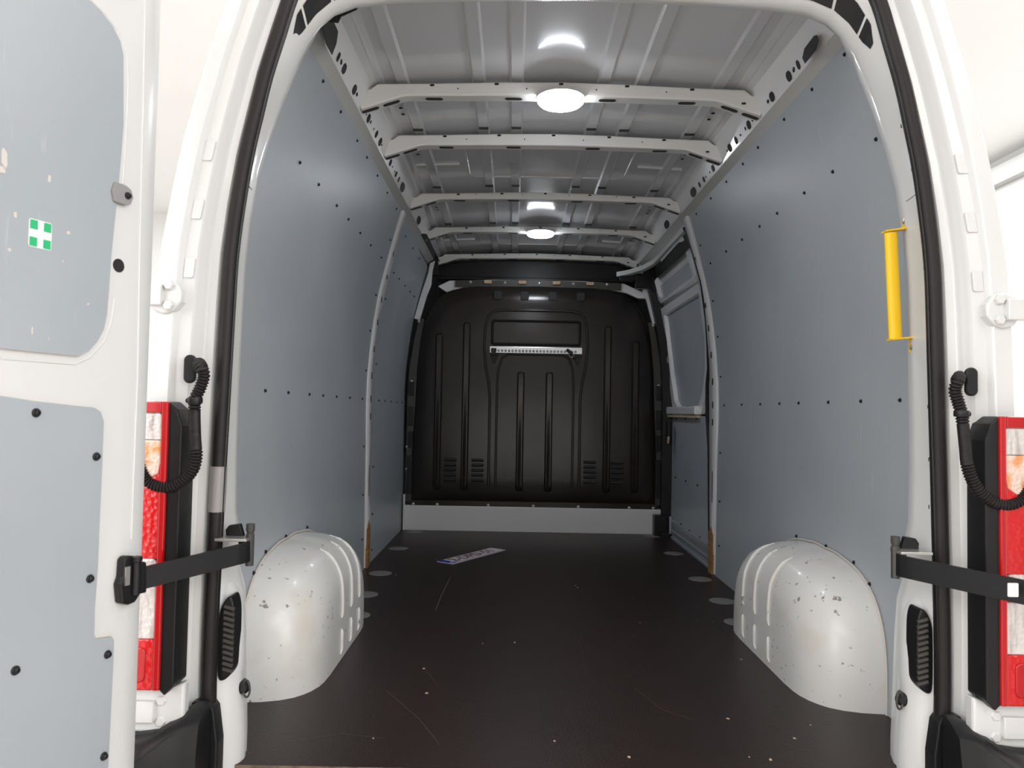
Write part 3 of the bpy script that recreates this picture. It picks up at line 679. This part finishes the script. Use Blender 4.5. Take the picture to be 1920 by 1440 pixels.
# --- bumper corners
for s in (1, -1):
    b = MB(); 
    prof = [(.79, .165, -.075), (.815, .16, -.085), (.845, .145, -.10), (.88, .122, -.16), (.92, .115, -.19), (1.02, .112, -.20)]
    rws = []
    for x, z, y in prof: rws.append([(s*x, -.035, z+.01), (s*x, y+.01, z), (s*x, y-.02, z-.02), (s*x, y-.03, z-.08), (s*x, y-.03, -.4), (s*x, -.03, -.4)])
    b.grid(rws, closed=True); b.ngon(rws[0]); b.ngon(rws[-1])
    part('bumper_corner', b, BLACK, van, 40, label=f"black plastic bumper corner, {'right' if s>0 else 'left'} side")
b = MB(); b.box((0, -.13, -.24), (1.60, .22, .24)); part('rear_bumper', b, BLACK, van, 0, .02)
for s in (1, -1):
    b = MB(); b.prism([(s*x, -.028, z) for x, z in ((.775, -.1), (.775, .08), (.785, .15), (.80, .17), (.835, .165), (.835, -.1))], (0, .04, 0)); part('sill_corner_trim', b, BLACK, van, 0, .004)

# --- cable conduits to the doors
def conduit(s, pts, gpx):
    P0 = [at(a, c, y=-.10) for a, c in pts]
    P0[0].y = -.052; P0[1].y = -.075
    P_ = []
    for i in range(len(P0)-1):
        p0, p1, p2, p3 = P0[max(i-1, 0)], P0[i], P0[i+1], P0[min(i+2, len(P0)-1)]
        for k in range(6):
            t = k/6; P_.append(.5*((2*p1)+(p2-p0)*t+(2*p0-5*p1+4*p2-p3)*t*t+(3*p1-p0-3*p2+p3)*t**3))
    P_.append(P0[-1])
    # even spacing, alternating radius on the corrugated stretches
    L = [0]
    for a, c in zip(P_, P_[1:]): L.append(L[-1]+(c-a).length)
    tot = L[-1]; n = int(tot/.0021); pts2 = []; rad = []
    j = 0
    for i in range(n+1):
        d = tot*i/n
        while j < len(L)-2 and L[j+1] < d: j += 1
        t = (d-L[j])/max(1e-6, L[j+1]-L[j]); p = P_[j].lerp(P_[j+1], t); pts2.append(p)
        smooth = .715 < p.z < .80
        rad.append(.0118 if smooth else (.0128 if i % 3 else .0100))
    b = MB(); b.tube(pts2, rad, 12)
    c = part('cable_conduit', b, RUBBER, van, 30, label=f"black corrugated cable hose on the {'right' if s>0 else 'left'} rear pillar")
    g = at(*gpx, y=-.055); b = MB(); b.prism([(g.x+a, -.062, g.z+c_) for a, c_ in oval(0, 0, .026, .062, 8)], (0, .012, 0)); part('grommet', b, BLACK, c, 40, .003)
    q = min(pts2, key=lambda p: abs(p.z-.82)+abs(p.x-P_[6].x)*.2); b = MB(); b.lathe(q+Vector((0, 0, -.006)), (0, 0, 1), [(.0145, 0), (.0155, .003), (.0155, .010), (.0145, .013)], 16)
    b.lathe((q.x-s*-.014 if s < 0 else q.x+.014, -.095, q.z), (0, -1, 0), [(.006, -.03), (.006, .006), (0, .006)], 10); part('clamp', b, BLACK, c, 40)
conduit(-1, ((356, 690), (364, 680), (378, 688), (382, 705), (375, 728), (366, 748), (365, 775), (366, 820), (368, 855), (362, 880), (345, 900), (320, 913), (292, 910), (274, 898), (262, 872), (258, 850)), (357, 692))
conduit(1, ((1819, 712), (1812, 705), (1797, 712), (1791, 732), (1797, 755), (1803, 775), (1806, 800), (1810, 840), (1813, 870), (1824, 902), (1842, 927), (1866, 943), (1893, 946), (1916, 935), (1932, 910), (1936, 890)), (1820, 716))

# --- door check straps
def strap(s, pA0, pA1, pB0, pB1, yA, yB):
    A0, A1 = at(*pA0, y=yA), at(*pA1, y=yA); B0, B1 = at(*pB0, y=yB), at(*pB1, y=yB)
    b = MB(); th = .014; N = 10; rws = []
    for i in range(N+1):
        t = i/N; T_ = A0.lerp(B0, t); U_ = A1.lerp(B1, t); y = Vector((0, th, 0))
        rws.append([T_, T_+y, U_+y, U_])
    # rounded hooked end on the pillar side
    hook = []
    for k, (dx, dy) in enumerate(((.030, .040), (.012, .034), (-.002, .024), (-.003, .010))):
        T_ = A0+Vector((s*dx, dy, 0)); U_ = A1+Vector((s*dx, dy, 0))
        hook.append([T_, T_+Vector((-s*.0, .012, 0)), U_+Vector((0, .012, 0)), U_])
    b.grid(hook+rws, closed=True); b.ngon(hook[0]); b.ngon(rws[-1])
    st = part('door_check_strap', b, BLACK, van, 30, .003, label=f"flat black check strap holding the {'right' if s>0 else 'left'} rear door")
    return st, A0, A1, B0, B1
def pillar_bracket(s, A0, st):
    b = MB(); x = abs(A0.x)
    b.lathe((s*(x+.0), A0.y+.03, A0.z-.055), (0, 0, 1), [(.009, 0), (.009, .07), (.007, .072), (.0095, .078), (.0095, .092), (0, .092)], 12)
    part('hinge_pin', b, DARKG, st, 30)
    b = MB(); b.prism([(s*(x+.02), .03, A0.z+.002), (s*(x+.06), .03, A0.z-.004), (s*(x+.062), .03, A0.z+.020), (s*(x+.055), .03, A0.z+.030), (s*(x+.03), .03, A0.z+.034)], (0, -.014, 0)); part('slot_plate', b, BLACK, st, 0, .002)
    b = MB(); b.box((s*(x+.035), .0, A0.z+.004), (.07, .05, .006)); part('bracket', b, STEEL, st, 0, .001)
st, A0, A1, B0, B1 = strap(-1, (460, 1018), (460, 1056), (266, 1064), (266, 1106), -.03, -.20); pillar_bracket(-1, A0, st)
st, A0, A1, B0, B1 = strap(1, (1692, 1042), (1692, 1083), (1945, 1093), (1945, 1140), -.03, -.24); pillar_bracket(1, A0, st)
c0 = at(1896, 1105, y=-.222); b = MB(); b.prism([(c0.x+a, c0.y-.006, c0.z+c_) for a, c_ in rrect(-.010, .010, -.013, .013, .002)], (0, .002, 0)); part('sticker', b, WPRINT, st, 0)

# --- rear pillar vents, lashing rings
kz = lambda z: next((i+(z-ST[i][0])/(ST[i+1][0]-ST[i][0]) for i in range(len(ST)-1) if ST[i][0] <= z <= ST[i+1][0]), 0)
for s in (1, -1):
    def fp(t, z, off=.0): q = frame_pt(kz(z), t, off); return Vector((s*q.x, q.y, q.z))
    b = MB(); xo = .735; 
    o = [(.15, .215), (.13, .24), (.13, .345), (.2, .37), (.35, .385), (.6, .378), (.85, .355), (.92, .33), (.92, .215), (.8, .195), (.5, .198)]
    # vent housing bulges a little out of the pillar
    for _ in range(3):
        o = [q for (a0, c0), (a1, c1) in zip(o, o[1:]+o[:1]) for q in ((lerp(a0, a1, .25), lerp(c0, c1, .25)), (lerp(a0, a1, .75), lerp(c0, c1, .75)))]
    pts = [Vector((s*lerp(.757, .802, t), .016, z)) for t, z in o]
    b.prism(pts, (0, .05, 0)); vt = part('air_vent', b, BLACK, van, 40, .003, label=f"black louvred air vent low on the {'right' if s>0 else 'left'} rear pillar")
    sl = MB(); sl.box((0, 0, 0), (.024, .006, .0065), (Vector((1, 0, .28*s)).normalized(), Vector((0, 1, 0)), Vector((-.28*s, 0, 1)).normalized())); sl = sl.mesh('louvre', DARKG, 0)
    copies('louvre', sl, [(s*.773, .0135, .222+.0125*k) for k in range(12)], vt)
    b = MB(); p = Vector((s*.757, .07, .165)); b.lathe(p, (-s*.6, -1, 0), [(.015, -.02), (.015, .006), (.008, .012), (0, .012)], 16)
    lr_ = part('lashing_ring', b, BLACK, van, 40, label=f"small dark lashing ring at the {'right' if s>0 else 'left'} rear corner of the bay")
    b = MB(); c = p+Vector((-s*.012, -.012, .0)); n = 20
    b.tube([c+Vector((-s*.010*math.cos(2*math.pi*k/n)*.9, -.004*math.cos(2*math.pi*k/n), .019*math.sin(2*math.pi*k/n))) for k in range(n+1)], .0024, 8); part('ring', b, DARKG, lr_, 50)
    # lower pillar cover that bulges into the bay
    b = MB(); zs_ = [-.05, .05, .13, .2, .21, .29, .36, .40, .425]
    xi = [.752, .752, .757, .760, .757, .760, .768, .785, .80]
    b.grid([[Vector((s*(x_+.06), .13, z)) for x_, z in zip(xi, zs_)], [Vector((s*(x_+.002), .09, z)) for x_, z in zip(xi, zs_)], [Vector((s*x_, .075, z)) for x_, z in zip(xi, zs_)], [Vector((s*(x_+.004), .055, z)) for x_, z in zip(xi, zs_)], [Vector((s*(x_+.02), .030, z)) for x_, z in zip(xi, zs_)], [Vector((s*.80, .018, z)) for x_, z in zip(xi, zs_)]])
    part('pillar_cover', b, WHITE, van, 40)

# --- yellow grab handle on the right pillar
b = MB(); T0, T1 = at(1670, 436, y=.12), at(1679, 637, y=.12)
b.tube([T0, T1], .0155, 16, flat=.7)
gh = part('grab_handle', b, YELLOW, van, 50, .002, label='bright yellow vertical grab handle on the right rear pillar')
for (a, c, d, e) in (((1657, 435), (1698, 429), (1698, 404), (1691, 415)), ((1668, 637), (1711, 633), (1712, 661), (1705, 651))):
    A, B_, D_, E_ = at(*a, y=.12), at(*c, y=.12), at(*d, y=.12), at(*e, y=.115)
    b = MB(); m_ = (A+B_)/2; b.box(m_, ((B_-A).length, .028, .004), ((B_-A).normalized(), Vector((0, 1, 0)), Vector((0, 0, 1)))); b.box((B_+D_)/2, (.005, .028, abs(B_.z-D_.z))); part('handle_bracket', b, YELLOW, gh, 0, .001)
    b = MB(); b.lathe(E_+Vector((.010, 0, 0)), (-1, 0, 0), [(.007, 0), (.007, .006), (0, .008)], 8); part('bolt', b, ALU, gh, 0)

# --- left rear door, hinged at the left pillar and swung out past square
DN = Vector((.949, -.315, 0)); DDr = Vector((-.315, -.949, 0)); E0 = Vector((-.848, -.205, .0))
def at_door(px, py, d=0.0): return at_plane(px, py, E0+DN*d, DN)
def dT(p): q = p-E0; return (q.dot(DDr), q.z)
def dP(t, z, d=0.0): return E0+DDr*t+Vector((0, 0, z))+DN*d
def door_build(mirror):
    mx = -1 if mirror else 1
    def V(p): return Vector((p.x*mx, p.y, p.z))
    off = Vector((.17, .0, 0)) if mirror else Vector((0, 0, 0))
    def G(t, z, d=0.0): return V(dP(t, z, d))+off
    b = MB(); W_ = .80; Z0, Z1 = -.02, 1.80
    def top(t): return interp([(0, 1.70), (.05, 1.78), (.12, 1.84), (.25, 1.88), (.8, 1.9)], t)
    ts = [0, .012, .03, .055, .08, .12, .2, .35, .55, .8]; ds = [-.06, -.012, -.004, 0, 0, 0, 0, 0, 0, 0]
    zs_ = [Z0+(1)*i/24 for i in range(25)]
    b.grid([[G(t, lerp(-.05, top(t), i/24), d) for i in range(25)] for t, d in zip(ts, ds)])
    b.grid([[G(t, lerp(-.05, top(t), i/24), -.09) for i in range(25)] for t in (0, .8)])
    b.grid([[G(0, lerp(-.05, 1.70, i/24), -.06) for i in range(25)], [G(0, lerp(-.05, 1.70, i/24), -.09) for i in range(25)]])
    dr = part('rear_door', b, WHITE, van, 40, label=('right' if mirror else 'left')+' rear door swung open, white frame with blue-grey lining')
    return dr, G
dr, G = door_build(False)
def dpoly(nm, pxs, d0, d1, mats, extra=(), ms=1, bevel=0, **pr):
    b = MB(); pts = [dT(at_door(*p)) for p in pxs]+list(extra)
    b.prism([G(t, z, d1) for t, z in pts], -DN*(d1-d0), 0, ms); return part(nm, b, mats, dr, 0, bevel, **pr)
uo = [dT(at_door(*p)) for p in ((227, 235), (222, 300), (216, 366), (210, 420), (204, 480), (200, 540), (196, 590), (190, 618), (178, 640), (162, 658), (143, 668), (60, 660), (-5, 653))]
uo = [dT(at_door(*p)) for p in ((160, -2), (185, 22), (207, 50), (221, 78), (227, 105), (227, 170))]+uo
uo += [(.72, .80), (.72, 1.75), (.2, 1.68)]
def dpanel(nm, o, d0, d1, mats, **pr):
    b = MB(); b.prism([G(t, z, d1) for t, z in o], -DN*(d1-d0), 0, 1); return part(nm, b, mats, dr, 0, **pr)
dpanel('door_lining', uo, -.002, .006, [LINING, PALEWOOD], label='upper blue-grey door lining carrying the green first aid sticker')
lo2 = [dT(at_door(*p)) for p in ((-5, 742), (60, 752), (130, 760), (172, 764), (184, 772), (190, 790), (187, 870), (183, 960), (179, 1060), (173, 1140), (172, 1190), (176, 1197), (205, 1193), (209, 1200), (208, 1240), (203, 1340), (198, 1445))]
lo2 += [(.28, .02), (.72, .02), (.72, .75)]
dpanel('door_lining', lo2, -.002, .006, [LINING, PALEWOOD], label='lower blue-grey door lining with black bolts')
# raised surround, pressed edge and hole
b = MB(); 
def dtube(pxs, r, d, nm, m): 
    b = MB(); b.tube([at_door(a, c, d) for a, c in pxs], r, 8); return part(nm, b, m, dr, 50)
dtube(((272, 0), (268, 200), (262, 450), (258, 700), (250, 900), (246, 1010)), .002, 0, 'pressed_edge', WHITE)
dtube(((170, 0), (198, 28), (222, 60), (237, 100), (240, 150), (236, 250), (230, 345)), .0022, -.0008, 'pressed_edge', WHITE)
dtube(((215, 560), (208, 605), (195, 640), (168, 670), (140, 683), (0, 672)), .0022, -.0008, 'pressed_edge', WHITE)
p = at_door(222, 498); b = MB(); b.lathe(p, DN, [(.0125, 0), (.0125, .0012), (0, .0012)], 24); part('hole', b, DARK, dr)
p = at_door(228, 367); b = MB(); T_, Z_ = dT(p)
b.prism([G(T_+a, Z_+c, .011) for a, c in ((.025, .018), (.0, .018), (-.012, .013), (-.017, 0), (-.012, -.013), (0, -.018), (.025, -.018), (.031, 0))], -DN*.008)
ct = part('catch_plate', b, GREYP, dr, 0, .001, label='grey catch plate with a black stud'); b = MB(); b.lathe(G(T_-.003, Z_, .010), DN, [(.0065, 0), (.0065, .003), (.004, .007), (0, .008)], 14); part('stud', b, BLACK, ct)
bm_ = bolt_mesh('bolt', .006, .008, BLACK)
copies('bolt', bm_, [look(DN, at_door(*p, .006)) for p in ((67, 774), (180, 856), (168, 1085), (201, 1227), (28, 1257), (194, 1418))], dr)
# strap bracket on the door
T_, Z_ = dT(at_door(238, 1088))
b = MB(); b.prism([G(t, z, .018) for t, z in [dT(at_door(*q)) for q in ((218, 1048), (225, 1041), (238, 1041), (247, 1052), (262, 1052), (262, 1110), (250, 1112), (240, 1128), (228, 1133), (214, 1130), (211, 1095), (216, 1080))]], -DN*.018)
sb = part('strap_bracket', b, BLACK, dr, 0, .004, label='black bracket where the check strap meets the left door')
b = MB(); q = at_door(238, 1080, .0185); b.box(q, (.010, .005, .034), (DDr, DN, Vector((0, 0, 1)))); part('bracket_plate', b, STEEL, sb, 0)  # small vertical silver plate on the bracket
b = MB(); q = at_door(255, 1082, .02); b.lathe(q+Vector((0, 0, -.032)), (0, 0, 1), [(.008, 0), (.008, .06), (.010, .062), (.010, .07), (0, .07)], 12); part('pin', b, BLACK, sb, 40)
# first aid sticker
def quad(nm, c, ex, ey, w_, h_, d, m, parent, r=.004):
    b = MB(); b.prism([c+ex*a+ey*c_+DN*d for a, c_ in rrect(-w_/2, w_/2, -h_/2, h_/2, r)], DN*.0006); return part(nm, b, m, parent, 0)
c = at_door(75, 440, .006); ex, ey = -DDr, Vector((0, 0, 1))
stk = quad('first_aid_sticker', c, ex, ey, .041, .046, .0002, WPRINT, dr); stk['label'] = 'green and white first aid cross sticker'
for a in (-1, 1):
    for e in (-1, 1): quad('green_corner', c+ex*a*.0122+ey*e*.0140, ex, ey, .0130, .0146, .0010, GREEN, stk, .001)
# white chips and worn spots in the lining paint are in the material; two torn patches showing wood
for (a, c_, w_, h_) in ((8, 296, .010, .030), (4, 318, .010, .012), (92, 335, .006, .014), (28, 402, .006, .010), (128, 437, .008, .006), (17, 468, .006, .006), (117, 490, .004, .004), (60, 620, .003, .012), (165, 570, .005, .004)):
    q = at_door(a, c_, .006); b = MB(); b.prism([q+ex*x*random.uniform(.7, 1.2)+ey*z*random.uniform(.7, 1.2)+DN*.0002 for x, z in oval(0, 0, w_, h_, 5)], DN*.0004); part('paint_chip', b, CHIP, dr, 0)
# right rear door, swung further out, beyond the frame
drr, G = door_build(True)
b = MB(); b.prism([G(t, z, 0) for t, z in ((.08, .1), (.08, 1.5), (.16, 1.66), (.72, 1.72), (.72, .1))], Vector((-DN.x, DN.y, 0))*.006, 0, 1); part('door_lining', b, [LINING, PALEWOOD], drr, 0)

# ================================================================ loose things on the floor
pl_o = link('number_plate', None, loc=(-.357, 2.512, .002), label='loose white number plate with a blue band lying on the dark load floor', category='number plate')
ang = math.atan2(.42, .273); pl_o.rotation_euler = (0, 0, ang); pl_o.empty_display_size = .1
L_, W_ = .505, .108
def pbox(nm, x0, x1, y0, y1, z0, z1, m, r=.006, par=pl_o, **pr):
    b = MB(); b.prism([(x, y, z0) for x, y in rrect(x0, x1, y0, y1, r)], (0, 0, z1-z0)); return part(nm, b, m, par, 0, **pr)
base = pbox('plate_body', -L_/2, L_/2, -W_/2, W_/2, 0, .004, PLATEW)
pbox('blue_band', -L_/2+.001, -L_/2+.044, -W_/2+.001, W_/2-.001, .004, .0046, BLUE)
b = MB()
for (x0, x1, y0, y1) in ((-L_/2+.045, L_/2-.004, W_/2-.006, W_/2-.003), (-L_/2+.045, L_/2-.004, -W_/2+.003, -W_/2+.006), (L_/2-.007, L_/2-.004, -W_/2+.003, W_/2-.003)):
    b.box(((x0+x1)/2, (y0+y1)/2, .0042), (x1-x0, y1-y0, .0008))
part('border_line', b, DRED, pl_o, 0)
def text(body, x, y, z, size, m, par, sx=1):
    cu = bpy.data.curves.new('lettering', 'FONT'); cu.body = body; cu.size = size; cu.extrude = .0005; cu.align_y = 'CENTER'; cu.materials.append(m)
    cu.offset = .0004
    tmp = bpy.data.objects.new('tmp', cu); C.objects.link(tmp); dg = bpy.context.evaluated_depsgraph_get()
    me = bpy.data.meshes.new_from_object(tmp.evaluated_get(dg)); bpy.data.objects.remove(tmp)
    o = link('lettering', me, par); o.location = (x, y, z); o.scale = (sx, 1, 1); return o
text('2-DFD-51', -L_/2+.058, 0, .0046, .094, DRED, pl_o, 1.0)
text('B', -L_/2+.014, -.032, .005, .030, WPRINT, pl_o)
# long scratches in the floor film
for (pts, r_) in ((((725, 1296), (745, 1312), (785, 1347), (812, 1380), (824, 1397)), .0007), (((817, 1143), (828, 1115), (846, 1080)), .0022), (((792, 1240), (800, 1258), (818, 1282)), .0006), (((1075, 1185), (1090, 1215), (1100, 1260)), .0005), (((1160, 1230), (1185, 1200), (1212, 1165)), .0005), (((1190, 1290), (1240, 1330), (1300, 1350)), .0005), (((540, 1390), (640, 1375), (720, 1384)), .0005)):
    b = MB(); b.tube([at(px, py, z=.0002) for px, py in pts], r_, 6, flat=.3, upv=(0, 0, 1)); part('scratch', b, SCRATCH, fl, 50)
# scraps
b = MB()
for (px, py) in ((1079, 1098), (1083, 1102), (795, 1254), (742, 1078), (905, 1207), (800, 1300), (1040, 1390), (1345, 1206), (1390, 1237), (1365, 1348), (1405, 1420), (1490, 1385), (1337, 1166), (818, 1050), (1200, 1168), (965, 1205), (1520, 1360), (1445, 1425), (700, 1385), (1180, 1420)):
    p = at(px, py, z=.0); r = random.uniform(.0012, .003); a = random.uniform(0, 3)
    b.prism([(p.x+r*1.8*math.cos(a+t)*(1 if i % 2 else .6), p.y+r*1.8*math.sin(a+t), .0004) for i, t in enumerate((0, 1.2, 2.4, 3.6, 5))], (0, 0, .0012))
for (px, py) in ((428, 1408), (432, 1400), (440, 1392), (446, 1385), (424, 1418), (443, 1378), (450, 1370)):
    p = at(px, py, z=0)
    for k in range(5):
        q = p+Vector((random.uniform(-.01, .012), random.uniform(-.012, .012), 0)); r = random.uniform(.001, .0035)
        b.prism([(q.x+r*math.cos(t), q.y+r*math.sin(t), .0004) for t in (0, 1.3, 2.5, 4)], (0, 0, .0015))
part('wood_crumbs', b, PALEWOOD, None, 0, kind='stuff', label='pale wood crumbs scattered on the dark floor', category='crumbs')
